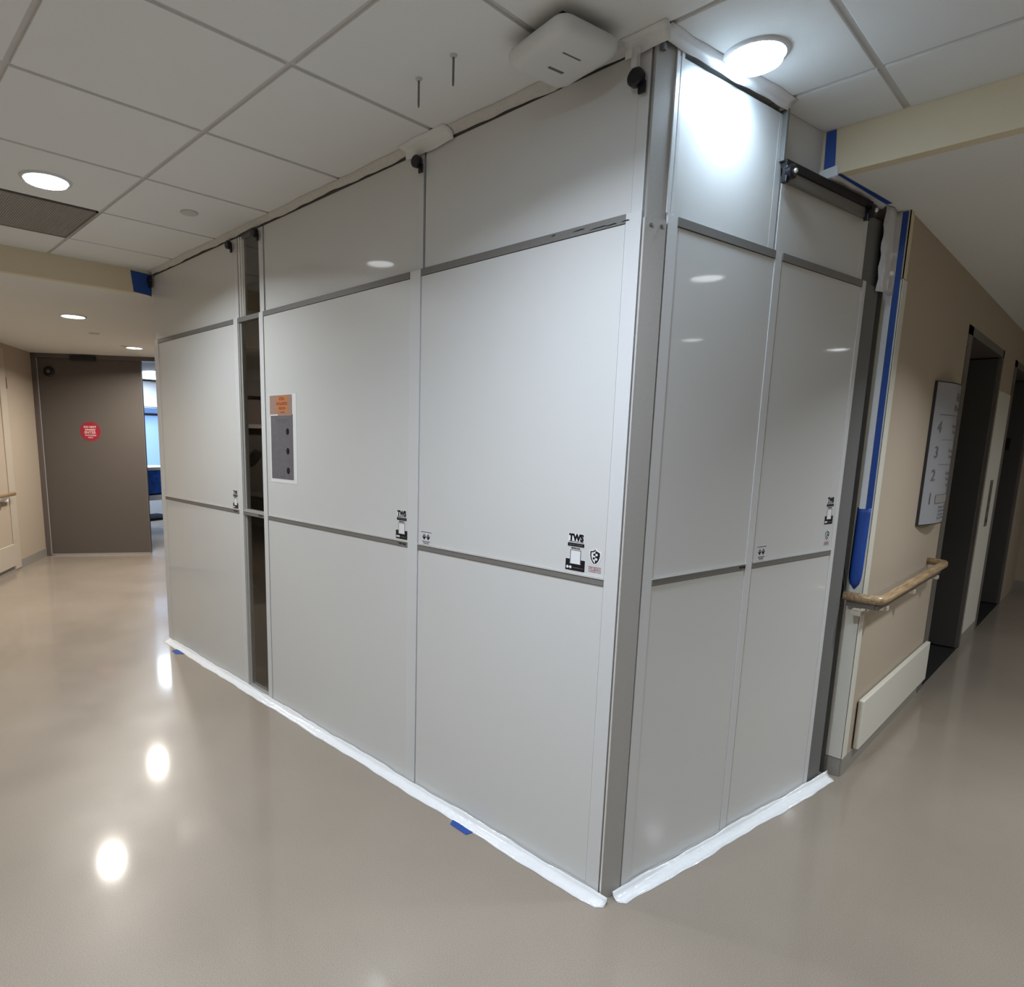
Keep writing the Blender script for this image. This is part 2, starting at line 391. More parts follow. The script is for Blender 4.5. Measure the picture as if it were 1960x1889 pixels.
hb = bmesh.new()
for k in range(8):
    xa, xb = -.14 + .34 * k / 8, -.14 + .34 * (k + 1) / 8
    hb.faces.new([hb.verts.new((x, bowp(x) - .0006, zz)) for x, zz in ((xa, -.258), (xb, -.258), (xb, -.214), (xa, -.214))])
bmesh.ops.remove_doubles(hb, verts=hb.verts[:], dist=1e-6); obj('highlight_bar', hb, 'grille', face)

# ------------------------------------------------------------------ left end: angled wall, double door
DD = Vector((.652, 1.043, 0)).normalized(); ang = math.atan2(DD.y, DD.x)
D0 = Vector((-8.165, .175, 0))
# wall running from the door towards the camera's left
WD = Vector((.86, -.50, 0)).normalized(); wa = math.atan2(WD.y, WD.x)
wl = struct('wall_left', box(0, 3.2, -.12, 0, 0, ZL), 'tan'); wl.location = D0; wl.rotation_euler = (0, 0, wa)
# its visible face looks to +y side of the local frame
b_ = struct('baseboard_left', box(0, 3.2, 0, .006, 0, .10), 'base'); b_.location = D0; b_.rotation_euler = (0, 0, wa)
o = tag(obj('corner_guard', box(.84, 1.0, .001, .012, .02, ZL - .05, bev=.003), 'cream_left'), 'pale vertical guard strip on the far left tan wall', 'guard'); o.location = D0; o.rotation_euler = (0, 0, wa)
o = tag(obj('bumper_guard', box(1.03, 3.0, .006, .03, .07, .31, bev=.005), 'cream_left'), 'cream bumper guard low on the wall at the left edge', 'guard'); o.location = D0; o.rotation_euler = (0, 0, wa)
t = thing('handrail', 'end of a light wooden handrail at the left edge of the photo', 'handrail', D0, wa)
obj('wooden_grip', tube([(1.05, .075, .86), (3.0, .075, .86)], .02), 'wood', t, smooth=True)
obj('bracket', box(1.2, 1.24, .001, .07, .79, .83), 'cartwhite', t)
t = tag(obj('thermostat', box(.80, .83, .002, .022, 1.98, 2.10, bev=.003), 'tan'), 'small slim tan box high on the far left wall', 'thermostat'); t.location = D0; t.rotation_euler = (0, 0, wa)

d = sthing('door_3', D0, ang)   # local x along the door plane, local -y looks at the camera
FW = 2.46; FT = ZL
obj('door_frame', boxes([(0, .05, -.03, .12, 0, FT), (FW - .05, FW, -.03, .12, 0, FT), (0, FW, -.03, .12, FT - .05, FT)], bev=.003), 'doorframe', d)
leaf = obj('door_leaf', box(.056, 1.215, .0, .045, .012, FT - .052), 'doorgrey', d)
obj('door_leaf', box(1.385, 1.425, .05, 1.2, .012, FT - .052), 'doorframe', d)
obj('door_edge', box(1.213, 1.222, -.003, .048, .012, FT - .053), 'framegrey', leaf)
obj('door_edge', box(.052, .058, -.003, .048, .012, FT - .053), 'alu', leaf)
obj('door_sweep', box(.056, 1.22, -.004, .0, .004, .022), 'metalsill', leaf)
cl = obj('door_closer', boxes([(.44, .72, -.07, -.031, FT - .075, FT - .02)], bev=.006), 'black', d)
o = obj('door_stop_knob', lathe([(0, -.03), (.045, -.03), (.06, -.015), (.06, 0), (0, 0)], axis='y', n=28, off=(.185, 0, 2.245)), 'black', leaf)
obj('knob_center', lathe([(0, -.036), (.02, -.036), (.02, -.03), (0, -.03)], axis='y', n=20, off=(.185, 0, 2.245)), 'framegrey', leaf)
# red round sticker
t = thing('door_sticker', 'round red sticker with white lettering on the grey double door', 'sticker', D0 + DD * .595 + Vector((0, 0, 1.543)), ang)
n_ = Vector((DD.y, -DD.x, 0))
bm = bmesh.new(); poly_xz(bm, [(.118 * math.cos(2 * PI * k / 40), .118 * math.sin(2 * PI * k / 40)) for k in range(40)], -.0016, .001); obj('disc', bm, 'stickred', t)
bm = bmesh.new()
place_text(bm, 'DO NOT', 0, .052, .036, .14, .0015, y=-.0022); place_text(bm, 'ENTER', 0, -.014, .044, .13, .001, y=-.0022)
place_text(bm, 'AUTHORIZED', 0, -.048, .022, .13, .0008, y=-.0022); place_text(bm, 'ONLY', 0, -.074, .022, .06, .0008, y=-.0022)
poly_xz(bm, [(-.058, .013), (.060, .013), (.060, .028), (-.058, .028)], -.0022, .0004)
obj('lettering', bm, 'pink', t)

# bright room beyond the open half of the double door
struct('wall_bright_room', boxes([(-11.3, -11.2, -.5, 6, 0, ZL)]), 'cartwhite')
win = sthing('window_1', (-11.2, 2.55, 0))
obj('window_frame', boxes([(0, .05, -1.2, -1.15, .9, 2.2), (0, .05, 1.15, 1.2, .9, 2.2), (0, .05, -1.2, 1.2, .85, .9), (0, .05, -1.2, 1.2, 2.2, 2.25), (0, .05, -1.2, 1.2, 1.86, 1.90)]), 'doorframe', win)
obj('window_pane', box(.01, .02, -1.15, 1.15, .9, 2.2), mat('daylit_glass', (.5, .7, 1), .1, emit=(.22, .46, 1.0), es=.55), win)

# block between the bright gap and the closed-off room
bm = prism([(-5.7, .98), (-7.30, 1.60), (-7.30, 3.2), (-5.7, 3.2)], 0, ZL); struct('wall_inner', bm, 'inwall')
bm = prism([(-3.76, .07), (-5.7, 1.0), (-5.7, .98), (-3.77, .05)], 0, ZL); struct('light_block_screen', bm, 'blackmatte')  # unseen screen added to keep corridor light out of the closed-off room
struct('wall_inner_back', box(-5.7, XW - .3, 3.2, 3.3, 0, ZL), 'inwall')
struct('wall_beyond', boxes([(-11.2, -6.8, 6, 6.1, 0, ZL), (-11.2, D0.x - .2, -.6, -.5, 0, ZL)]), 'cartwhite')

# laundry cart seen in the gap
t = thing('laundry_cart', 'blue cloth laundry cart glimpsed in the bright gap beside the grey door', 'cart', (-9.6, 1.95, 0), .3)
obj('cloth_bag', box(-.3, .3, -.35, .35, .62, .98, bev=.03), 'bluecloth', t)
obj('cart_rim', box(-.32, .32, -.37, .37, .98, 1.03, bev=.01), 'cartwhite', t)
obj('cart_base', box(-.3, .3, -.35, .35, .52, .60, bev=.01), 'cartwhite', t)
for sx in (-1, 1):
    for sy in (-1, 1): obj('leg', tube([(sx * .26, sy * .3, 0), (sx * .26, sy * .3, .53)], .018, n=10), 'black', t)
obj('shelf', box(-.28, .28, -.33, .33, .2, .24), 'blackmatte', t)
t = thing('storage_cabinet', 'white wall cabinet glimpsed high in the bright gap beside the grey door', 'cabinet', (-10.9, 2.6, 0))
obj('cabinet_body', box(-.28, .05, -.7, .9, 1.98, ZL - .02), 'cartwhite', t)
obj('cabinet_door', box(.05, .07, -.68, .1, 2.0, ZL - .04), 'cartwhite', t)

# ------------------------------------------------------------------ lamps
def downlight(name_key, x, y, z, label, lens, r=.095, col=(1, 1, 1), spread=155, cat='ceiling light', group=None, dome=.012, area=True):
    t = thing('recessed_downlight', label, cat, (x, y, z), group=group)
    o = obj('trim_ring', lathe([(r * 1.0, .004), (r * 1.0, -.004), (r * 1.05, -.008), (r * 1.16, -.006), (r * 1.21, 0), (r * 1.21, .004)], n=56), 'trimring', t); smooth_angle(o, 50)
    o = obj('lamp_lens', lathe([(0, -dome), (r * .5, -dome * .8), (r * .85, -dome * .35), (r * .99, 0), (r * .99, .004), (0, .004)], n=56), lens, t); smooth_angle(o, 50)
    if area:
        L = bpy.data.lights.new('lamp_light', 'AREA'); L.shape = 'DISK'; L.size = r * 1.9; L.energy = LAMP_W[name_key]; L.color = col
        L.spread = math.radians(spread)
        lo = bpy.data.objects.new('lamp_light', L); C.objects.link(lo); lo.parent = t; lo.location = (0, 0, -dome - .004)
        lo.visible_camera = True
    return t
COOL = (.70, .85, 1.0); NEU = (.90, .96, 1.0); WARM = (1.0, .93, .84)
downlight('corner', .126, .298, H, 'large bright bluish downlight in the ceiling right above the partition corner', 'lens_cool', r=.075, col=COOL, spread=150, dome=.020)
downlight('left', -2.412, -.917, H, 'white downlight in the tiled ceiling beside the dark air grille', 'lens', r=.085, col=NEU, spread=150)
downlight('low', -5.07, -.15, ZL, 'nearer small downlight in the plain low ceiling before the grey door', 'lens', r=.085, col=WARM, spread=160)
downlight('low', -6.68, .86, ZL, 'farther small downlight in the low ceiling close to the grey door', 'lens', r=.08, col=WARM, spread=160)
downlight('near', .08, -.93, H, 'downlight above the camera, its glow falling on the long white wall', 'lens_cool', r=.095, col=(.80, .88, 1.0), spread=148)
downlight('back', -1.0, -2.75, H, 'added fill downlight in the tiled ceiling near the rear wall, left one', 'lens', r=.095, col=NEU, spread=150)  # unseen lamp added as fill from behind the camera
downlight('back', 1.9, -2.75, H, 'added fill downlight in the tiled ceiling near the rear wall, right one', 'lens', r=.095, col=NEU, spread=150)  # second added fill lamp, lifts ceiling and panels
downlight('low', -6.1, -1.25, ZL, 'downlight in the low left ceiling, out of direct view', 'lens', r=.085, col=WARM, spread=160)
downlight('right', 1.36, 1.73, ZL, 'downlight in the low right ceiling nearest the partition', 'lens', r=.09, col=NEU, spread=125)
downlight('right', 3.0, 3.4, ZL, 'downlight in the low right ceiling, middle of three', 'lens', r=.09, col=NEU, spread=155)
downlight('right', 2.67, 5.0, ZL, 'downlight in the low right ceiling, farthest of three', 'lens', r=.09, col=NEU, spread=160)
downlight('side', 1.88, .31, H, 'added unseen downlight in the tiled ceiling brightening the right side', 'lens', r=.09, col=NEU, spread=150)  # lamp added out of view to brighten right floor and soffit
downlight('inner', -4.7, 2.2, ZL, 'added dim fill downlight inside the closed-off room behind the glass strip', 'lens_in', r=.09, col=WARM, spread=170)  # lamp added to lift the dark interior seen through the glass
# unseen glowing panel and area light added to brighten the room beyond the door
t = thing('added_room_light', 'added glowing ceiling panel brightening the room beyond the grey door', 'ceiling light', (-9.8, 2.2, ZL - .01))
obj('added_glow_panel', box(-.6, .6, -.3, .3, -.01, 0), mat('added_panel_glow', (.9, .9, .9), .5, emit=(.75, .86, 1), es=10), t)
L = bpy.data.lights.new('lamp_light', 'AREA'); L.shape = 'RECTANGLE'; L.size = 1.2; L.size_y = .6; L.energy = LAMP_W['bright']; L.color = (.72, .84, 1)
lo = bpy.data.objects.new('lamp_light', L); C.objects.link(lo); lo.parent = t; lo.location = (0, 0, -.02)

# ------------------------------------------------------------------ ceiling small things
def cover(x, y, z, r, label):
    o = obj('sprinkler_cover', lathe([(0, -.006), (r * .9, -.006), (r, -.002), (r, 0), (0, 0)], n=36, off=(0, 0, 0)), 'grid'); smooth_angle(o); o.location = (x, y, z); tag(o, label, 'sprinkler cover')
cover(-2.37, -.30, H - .001, .043, 'round flat sprinkler cover plate in the tiled ceiling')
cover(-5.92, .244, ZL, .05, 'round flat sprinkler cover plate in the low ceiling between two downlights')
cover(-6.62, .74, ZL, .04, 'small dark round plate touching the far downlight in the low ceiling')
for (x, y, lab) in [(-.485, -.306, 'steel screw hanging from the ceiling tile, the one nearer the white device'), (-.649, -.295, 'steel screw hanging from the ceiling tile, the one farther from the white device')]:
    t = thing('hanging_screw', lab, 'screw', (x, y, H), group=None)
    obj('screw_shank', lathe([(0, -.083), (.0028, -.080), (.0034, -.07), (.0034, -.004), (0, -.004)], n=14), 'screw', t)
    obj('screw_head', lathe([(0, -.0065), (.007, -.0065), (.0115, -.001), (.0115, 0), (0, 0)], n=20), 'grid', t)

# wireless access box
t = thing('access_point', 'white rounded square network box on the ceiling at the top of the long wall', 'network device', (-.203, -.165, H), math.radians(-10))
def rrect(hx, hy, rad, n=7):
    out = []
    for cx_, cy_, a0 in ((hx - rad, hy - rad, 0), (-hx + rad, hy - rad, PI / 2), (-hx + rad, -hy + rad, PI), (hx - rad, -hy + rad, 1.5 * PI)):
        for k in range(n + 1): out.append((cx_ + rad * math.cos(a0 + PI / 2 * k / n), cy_ + rad * math.sin(a0 + PI / 2 * k / n)))
    return out
body = bmesh.new(); rings = []
for ins, z in ((.012, -.028), (.004, -.032), (0, -.04), (.001, -.052), (.005, -.062), (.012, -.069), (.022, -.0735), (.034, -.0745)):
    rings.append([body.verts.new((x, y, z)) for x, y in rrect(.118 - ins, .112 - ins, .036 - ins * .5)])
for ra, rb in zip(rings, rings[1:]):
    for k in range(len(ra)): body.faces.new((ra[k], ra[(k + 1) % len(ra)], rb[(k + 1) % len(ra)], rb[k]))
body.faces.new(rings[0]); body.faces.new(rings[-1]); bmesh.ops.recalc_face_normals(body, faces=body.faces[:])
o = obj('housing', body, 'device', t); smooth_angle(o, 40)
obj('bracket', box(-.07, .07, -.07, .07, -.03, -.001), 'blackmatte', t)
o = obj('groove', box(.038, .043, -.035, .03, -.0752, -.0735), 'groove', t)
o = obj('status_slot', box(-.036, -.027, -.02, .035, -.0752, -.0735, bev=.0003), 'groove', t)

# ------------------------------------------------------------------ partition panels
ZM0, ZM1, ZT0, ZT1 = 1.063, 1.083, 2.131, 2.156
def knob(parent, x, z, r=.022):
    k = obj('clamp_knob', lathe([(0, -.026), (r * .8, -.026), (r, -.021), (r, -.006), (r * .85, -.003), (r * .85, 0), (0, 0)], axis='y', n=28, off=(x, 0, z)), 'black', parent); smooth_angle(k)
    obj('knob_tail', prism([(x + .004, -.008), (x + r, -.008), (x + r, 0), (x + .004, 0)], z - .04, z - .01), 'black', k)
    return k
def panel(label, x0, wd, loc, rot, lst=.006, rst=.05, glass=False, ztop=2.575, ext0=None, ext1=None, extl=False, kn=None, raillab=None, bright_left=False, scuff=None):
    t = thing('partition_panel', label, 'wall panel', loc, rot)
    G = .0022; x1 = wd - G; x0_ = G
    # frame
    if not extl or lst > .01:
        pass
    obj('stile', box(x0_, max(lst, .006), 0, .035, 0, ZT1), 'stile', t) if lst > .01 else None
    obj('stile', box(wd - rst, x1, 0, .035, 0, ZT1, bev=.0008), 'stile', t)
    xl = lst if lst > .01 else x0_; xr = wd - rst
    obj('bottom_rail', box(xl, xr, 0.0005, .034, 0, .026), 'stile', t)
    mr = obj('middle_rail', boxes([(xl, xr, -.0012, .012, ZM0, ZM1)], bev=.0005), 'rail', t)
    obj('rail_bead', box(xl, xr, -.0035, 0, ZM1, ZM1 + .003), 'alu', t)
    obj('top_rail', box(xl, xr, -.0012, .012, ZT0, ZT1, bev=.0005), 'rail', t)
    g = .0018
    sheets = [(.026 + g, ZM0 - g), (ZM1 + .003, ZT0 - g)]
    for a, b in sheets:
        if glass:
            obj('glass_pane', box(xl + .022, xr, .012, .017, a, b), 'glass', t)
            obj('glazing_bead', boxes([(xl, xl + .011, .002, .034, a, b), (xl + .011, xl + .024, .010, .034, a, b), (xl, xr, .004, .034, a, a + .01)]), 'corner', t)
        else:
            obj('wall_sheet', box(xl + g, xr - g, .0022, .006, a, b), 'sheet', t)
    if not glass: obj('panel_core', box(xl - (0 if lst > .01 else .0015), xr + .001, .007, .034, .02, ZT0 + .01), 'core', t)
    # telescoping extension behind the lower panel
    e0 = .011 if ext0 is None else ext0; e1 = wd - .002 if ext1 is None else ext1
    zb = ZT1 - .01 if not glass else ZT1 - .02
    if glass:
        obj('extension_pane', box(e0 + .048, e1 - .045, .018, .022, zb, ztop), 'glass', t)
        obj('extension_stile', boxes([(e0, e0 + .018, .010, .034, zb, ztop), (e0 + .022, e0 + .036, .014, .034, zb, ztop), (e0 + .040, e0 + .052, .018, .034, zb, ztop)], bev=.003), 'alu', t)
        obj('extension_stile', box(e1 - .045, e1, .010, .034, zb, ztop), 'stile', t)
    else:
        obj('extension_sheet', box(e0, e1 - .036, .0115, .02, zb, ztop), 'sheet', t)
        obj('extension_stile', box(e1 - .0355, e1, .011, .034, zb, ztop, bev=.0006), 'stile', t)
        obj('extension_core', box(e0 - .004, e1 - .03, .02, .034, zb, ztop - .003), 'core', t)
    if kn: knob(t, kn[0], kn[1])
    return t
A = lambda x: (x, 0, 0)
p_left = panel('wide white partition panel at the far left end, beyond the glass strip', 0, 1.258, A(-3.753), 0, lst=.075, kn=(1.205, 2.545), ext0=.012)
p_glass = panel('narrow see-through glass partition panel between two wide white ones', 0, .289, A(-2.495), 0, glass=True, rst=.045, kn=(.245, 2.548))
p_mid = panel('wide white partition panel with the grey notice, right of the glass strip', 0, 1.243, A(-2.206), 0, rst=.063, kn=(1.226, 2.538))
p_cor = panel('white partition panel on the long side next to the corner, with the shield emblem', 0, .938, A(-.963), 0, rst=.052, ext1=.93)
k = knob(p_cor, .90, 2.50, .024)
obj('screw_stub', box(.892, .908, -.03, -.012, 2.52, 2.57), 'alu', k)
RB = PI / 2 - AB
p_b1 = panel('white partition panel on the short side next to the corner, under the bright lamp', 0, .628, Bp(.078), RB, lst=.048, rst=.045, ext0=.0, ext1=.585, ztop=2.572)
p_b2 = panel('white partition panel on the short side under the black bar', 0, .634, Bp(.706), RB, lst=.006, rst=.034, ext0=-.028, ext1=.612, ztop=2.395)

# end filler of the short side
t = thing('end_filler', 'dark grey vertical filler closing the short side against the tan wall corner', 'filler', Bp(1.341), RB)
obj('lower_filler', box(0, .115, .004, .035, 0, 2.15), 'darkgrey', t)
obj('upper_filler', box(-.02, .10, .014, .035, 2.15, 2.40), 'darkgrey', t)
obj('gasket', box(.1155, .128, .010, .03, 0, 2.15), 'blackmatte', t)
obj('side_strip', box(.129, .165, .028, .05, 0, 2.42), 'darkgrey', t)

t = thing('gap_foam', 'dark grey and black foam strip in the gap between filler and corner guard', 'foam', (XW, YW, 0))
obj('grey_strip', box(-.0855, -.0625, -.012, -.001, .0, 2.22), 'darkgrey', t)
obj('black_strip', box(-.12, -.086, -.02, -.001, .0, 2.25), 'blackmatte', t)
fb = bmesh.new()
zz_ = [(.72, .002), (.78, .008), (.85, .022), (.90, .026), (.95, .016), (1.02, .004)]
poly_xz(fb, [(-.12, z) for z, w_ in zz_] + [(-.086 + w_, z) for z, w_ in zz_[::-1]], -.045, .03)
obj('bulging_foam', fb, 'blackmatte', t)

# corner post with cover plate
t = thing('corner_post', 'grey metal post joining the two white walls at the outer corner', 'post', (0, 0, 0))
q0 = Vector((-.0185, .0005)); q1 = Vector(Bp(.0715, .0)[:2])
qa = Vector((-.0245, .005)); qi = Vector(Bp(.076, -.006)[:2])
inn = [Vector(Bp(.076, -.05)[:2]), Vector((-.0245, .05))]
o = obj('post_body', prism([qa + Vector((0, .004)), q0 + Vector((.002, .006)), q1 + Vector((-.005, .0)), qi, *inn], 0.0, 2.59), 'corner', t)
nrm = Vector(((q1 - q0).y, -(q1 - q0).x)).normalized()
o = obj('cover_plate', prism([q0, q0 + nrm * .002, q1 + nrm * .002, q1], .001, 2.135), 'corner', t)
obj('plate_edge_glint', prism([q0 - Vector((.003, 0)), q0 + nrm * .0026, q0 + nrm * .0026 + (q1 - q0).normalized() * .002, q0], .001, 2.135), 'alu', t)  # bright strip in place of the highlight along the plate's edge
ed = (q1 - q0).normalized()
for s in (.022, .058):
    c_ = q0 + ed * s + nrm * .002
    b_ = lathe([(0, -.002), (.0015, -.004), (.004, -.004), (.0055, -.001), (.0055, 0), (0, 0)], axis='y', n=18)
    so = obj('screw', b_, 'screw', t); so.location = (c_.x, c_.y, 2.117); so.rotation_euler = (0, 0, math.atan2(ed.y, ed.x))
# upper posts
obj('upper_channel', prism([Vector((-.032, .011)), Vector((-.024, .0135)), Vector((-.024, .03)), Vector((-.032, .03))], 2.14, 2.59), 'darkgrey', t)
for s in (.072, .092): obj('upper_flange', prism([Bp(s, -.004)[:2], Bp(s, .0)[:2], Bp(s + .012, .0)[:2], Bp(s + .012, -.004)[:2]], 2.158, 2.585), 'stile', t)

# black telescoping bar with its two brackets on the short side
t = thing('telescoping_bar', 'black bar with round end brackets above the second short side panel', 'bar', Bp(.655, 0), RB)
obj('bar_tube', box(.0, .64, -.012, .010, 2.408, 2.436, bev=.003), 'blackmatte', t)
obj('bar_channel', box(.03, .61, -.006, .012, 2.375, 2.407, bev=.001), 'rail', t)
for x in (.014, .612):
    b_ = obj('end_bracket', lathe([(0, -.034), (.017, -.034), (.023, -.029), (.023, -.012), (0, -.012)], axis='y', n=30, off=(x, 0, 2.395)), 'black', t); smooth_angle(b_)
    obj('bracket_plate', box(x - .020, x - .002, -.018, .0, 2.362, 2.415, bev=.003), 'black', b_)
    obj('bolt', lathe([(0, -.040), (.006, -.040), (.008, -.036), (.008, -.034), (0, -.034)], axis='y', n=16, off=(x, 0, 2.395)), 'alu', b_)
t = tag(obj('filler_board', box(.0, .325, .03, .036, 2.425, H - .002), 'device'), 'grey filler board between the black bar and the ceiling', 'board'); t.location = Bp(.655); t.rotation_euler = (0, 0, RB)
t = tag(obj('edge_channel', box(-.008, .002, -.006, .03, 2.43, 2.585), 'rail'), 'thin dark metal channel at the top edge beside the grey filler board', 'channel'); t.location = Bp(.652); t.rotation_euler = (0, 0, RB)

# ------------------------------------------------------------------ tapes
def ribbon(name, path, widths, m, label, cat, normal=None, wob=.0, seed=1, thick=.0008, smooth=True, group=None):
    """path: list of cross-section point lists, one per station"""
    bm = bmesh.new(); rows = [[bm.verts.new(p) for p in st] for st in path]
    for a, b in zip(rows, rows[1:]):
        for k in range(len(a) - 1): bm.faces.new((a[k], a[k + 1], b[k + 1], b[k]))
    bmesh.ops.recalc_face_normals(bm, faces=bm.faces[:])
    o = obj(name, bm, m, smooth=smooth); md = o.modifiers.new('thickness', 'SOLIDIFY'); md.thickness = thick; md.offset = 0
    return tag(o, label, cat, group)
def wob(s, seed, amp):
    return amp * (math.sin(s * 9.1 + seed) * .5 + math.sin(s * 23.7 + seed * 2.3) * .3 + math.sin(s * 51 + seed * 1.7) * .2)
def floor_tape(p0, p1, out, seed, label, w=.048, h=.026):
    p0, p1, out = Vector(p0), Vector(p1), Vector(out); d = (p1 - p0); Ln = d.length; n = int(Ln / .02); st = []
    for k in range(n + 1):
        s = Ln * k / n; b = p0 + d * (k / n); e = 1
        if k == 0 or k == n: e = .55
        ww = (w + wob(s, seed, .006)) * e; hh = h + wob(s, seed + 3, .006)
        st.append([b + Vector((0, 0, hh)) + out * .0012, b + out * .0035 + Vector((0, 0, hh * .55)), b + out * (.009 + abs(wob(s, seed + 5, .004))) + Vector((0, 0, .008 + wob(s, seed + 7, .003))),
                   b + out * ww * .6 + Vector((0, 0, .0022 + abs(wob(s, seed + 8, .002)))), b + out * ww + Vector((0, 0, .0012))])
    return ribbon('floor_tape', st, None, 'ftape', label, 'tape')
floor_tape((-3.76, 0, 0), (.012, -.004, 0), (0, -1, 0), 1.3, 'glossy white tape sealing the foot of the long wall to the floor')
ob = Vector((math.cos(AB), -math.sin(AB), 0))
floor_tape(Bp(.035, .002), Bp(1.52, .002), ob, 4.1, 'glossy white tape sealing the foot of the short wall to the floor', w=.047)
def ceil_tape(p0, p1, out, seed, label, w, drop, gapz, m='gtape'):
    p0, p1, out = Vector(p0), Vector(p1), Vector(out); d = p1 - p0; Ln = d.length; n = int(Ln / .025); st = []
    for k in range(n + 1):
        s = Ln * k / n; b = p0 + d * (k / n); ww = w + wob(s, seed, .006); dd = drop + wob(s, seed + 2, .006)
        st.append([b + out * ww + Vector((0, 0, H - .0015)), b + out * (ww * .45) + Vector((0, 0, H - .004 - abs(wob(s, seed + 4, .003)))), b + out * .008 + Vector((0, 0, H - .012)), b + out * .003 + Vector((0, 0, H - dd))])
    return ribbon('ceiling_tape', st, None, m, label, 'tape')
ceil_tape((-3.74, .008, 0), (-1.02, .008, 0), (0, -1, 0), 2.2, 'off-white seal along the top of the long wall, left run', .032, .022, 0)
ceil_tape((-1.06, .006, 0), (-.80, .006, 0), (0, -1, 0), 5.2, 'short overlapping patch of off-white seal atop the long wall', .052, .036, 0, 'tile')
ceil_tape((-.82, .010, 0), (.0, .010, 0), (0, -1, 0), 7.7, 'off-white seal atop the long wall, run passing behind the network box', .036, .024, 0)
ceil_tape(Bp(.0, .0), Bp(.655, .0), ob, 3.4, 'white plastic seal along the top of the short wall under the bright lamp', .030, .028, 0, 'wtape')
ceil_tape((-.11, .004, 0), (.028, .0, 0), (0, -1, 0), 9.1, 'crumpled white seal folded round the top of the corner post', .036, .04, 0, 'wtape')
# dark grey strip standing in for the shadow line behind the seals
struct('shadow_strip', boxes([(-3.74, .0, .016, .03, 2.56, H + .006)]), 'darkgrey')

def flat(name, pts, m, label, cat, thick=.0008):
    bm = bmesh.new(); bm.faces.new([bm.verts.new(p) for p in pts]); bmesh.ops.recalc_face_normals(bm, faces=bm.faces[:])
    o = obj(name, bm, m); md = o.modifiers.new('thickness', 'SOLIDIFY'); md.thickness = thick; md.offset = 0
    return tag(o, label, cat)
# blue tape
ys = YS - .002
flat('blue_tape', [(.118, ys, H - .002), (.150, ys, H - .002), (.158, ys, ZL + .008), (.122, ys, ZL + .004)], 'blue', 'blue tape strip up the face of the tan soffit on the right', 'tape')
zc = ZL - .002
flat('blue_tape', [(.158, YS + .01, zc), (.176, YS + .005, zc), (.232, 1.40, zc), (.215, 1.40, zc)], 'blue', 'thin blue tape line under the low ceiling beside the black bar', 'tape')
bm = bmesh.new()
st = []
for k in range(13):
    q = k / 12; y = YS - .005 + q * .50
    x1_ = .166 + q * .052
    s_ = (y / math.cos(AB)); xi = s_ * math.sin(AB) - .02
    st.append([(x1_, y, zc - .0012), ((x1_ + xi) / 2, y, zc - .006 - .004 * math.sin(k * 1.9)), (xi, y, zc - .012)])
ribbon('plastic_strip', st, None, 'film', 'grey white plastic strip under the low ceiling above the black bar', 'plastic')
flat('white_tape', [(.108, YS - .004, ZL + .02), (.166, YS - .004, ZL + .028), (.170, YS - .004, ZL - .006), (.112, YS - .004, ZL - .012)], 'wtape', 'small white tape corner wrapped at the lower edge of the tan soffit', 'tape')
ye = YW - .0085
flat('blue_tape', [(.240, ye, 1.25), (.262, ye, 1.25), (.260, ye, ZL - .004), (.238, ye, ZL - .004)], 'blue', 'long thin blue tape strip up the cream corner guard', 'tape')
# bulging lower end of the blue tape
st = []
for k in range(17):
    q = k / 16; z = 1.25 - q * .36; e = math.sqrt(max(0, 1 - (max(0, q - .8) / .2) ** 2)); e = max(e, .12)
    cx_ = .238 - .004 * q
    st.append([(cx_ - .028 * e, ye - .001, z), (cx_ - .012 * e, ye - .012 * math.sin(q * PI * .9), z), (cx_ + .008 * e, ye - .010 * math.sin(q * PI * .9), z), (cx_ + .023 * e, ye - .001, z)])
ribbon('blue_tape', st, None, 'blue', 'wide rounded lower end of blue tape above the wooden handrail', 'tape')
flat('white_tape', [(.215, ye - .001, 1.245), (.239, ye - .001, 1.245), (.238, ye - .001, 2.20), (.218, ye - .001, 2.20)], 'wtape', 'long white tape strip alongside the blue one by the cream guard', 'tape')
st = []
for k in range(15):
    q = k / 14; z = ZL - .004 - q * .32; zz = .003 * math.sin(k * 1.7)
    pt_in = Bp(1.42, .004 + zz); pt_mid = Bp(1.47, .012 - zz)
    st.append([(pt_in[0], pt_in[1], z), (pt_mid[0], pt_mid[1], z), (.222, ye - .006 + zz, z), (.240, ye - .002, z)])
ribbon('plastic_strip', st, None, 'film', 'crumpled translucent plastic between the short wall and the blue tape at the top', 'plastic')
flat('blue_tape', [(XS + .002, -.132, H - .012), (XS + .002, .006, H - .02), (XS + .002, -.002, ZL - .012), (XS + .002, -.03, ZL - .006), (XS + .002, -.118, ZL + .002)], 'blue', 'square blue tape patch on the tan soffit at the left end of the wall', 'tape')
def fpatch(p, label):
    flat('blue_tape', [(x, y, .0015) for x, y in p], 'blue', label, 'tape')
fpatch([(-.675, -.045), (-.560, -.045), (-.568, -.078), (-.66, -.075)], 'small blue tape piece on the floor under the long wall tape, nearer one')
fpatch([(-3.50, -.04), (-3.36, -.04), (-3.40, -.09), (-3.49, -.085)], 'small blue tape piece on the floor at the left end of the long wall')
# knob at the left end of the long wall
t = thing('clamp_knob', 'round black knob at the top left end of the long white wall', 'knob', (-3.735, -.002, 2.55))
o = obj('knob_body', lathe([(0, -.026), (.016, -.026), (.022, -.022), (.022, 0), (0, 0)], axis='y', n=24), 'black', t); smooth_angle(o)
obj('knob_arm', box(-.004, .02, -.02, 0, -.05, .0), 'black', t)

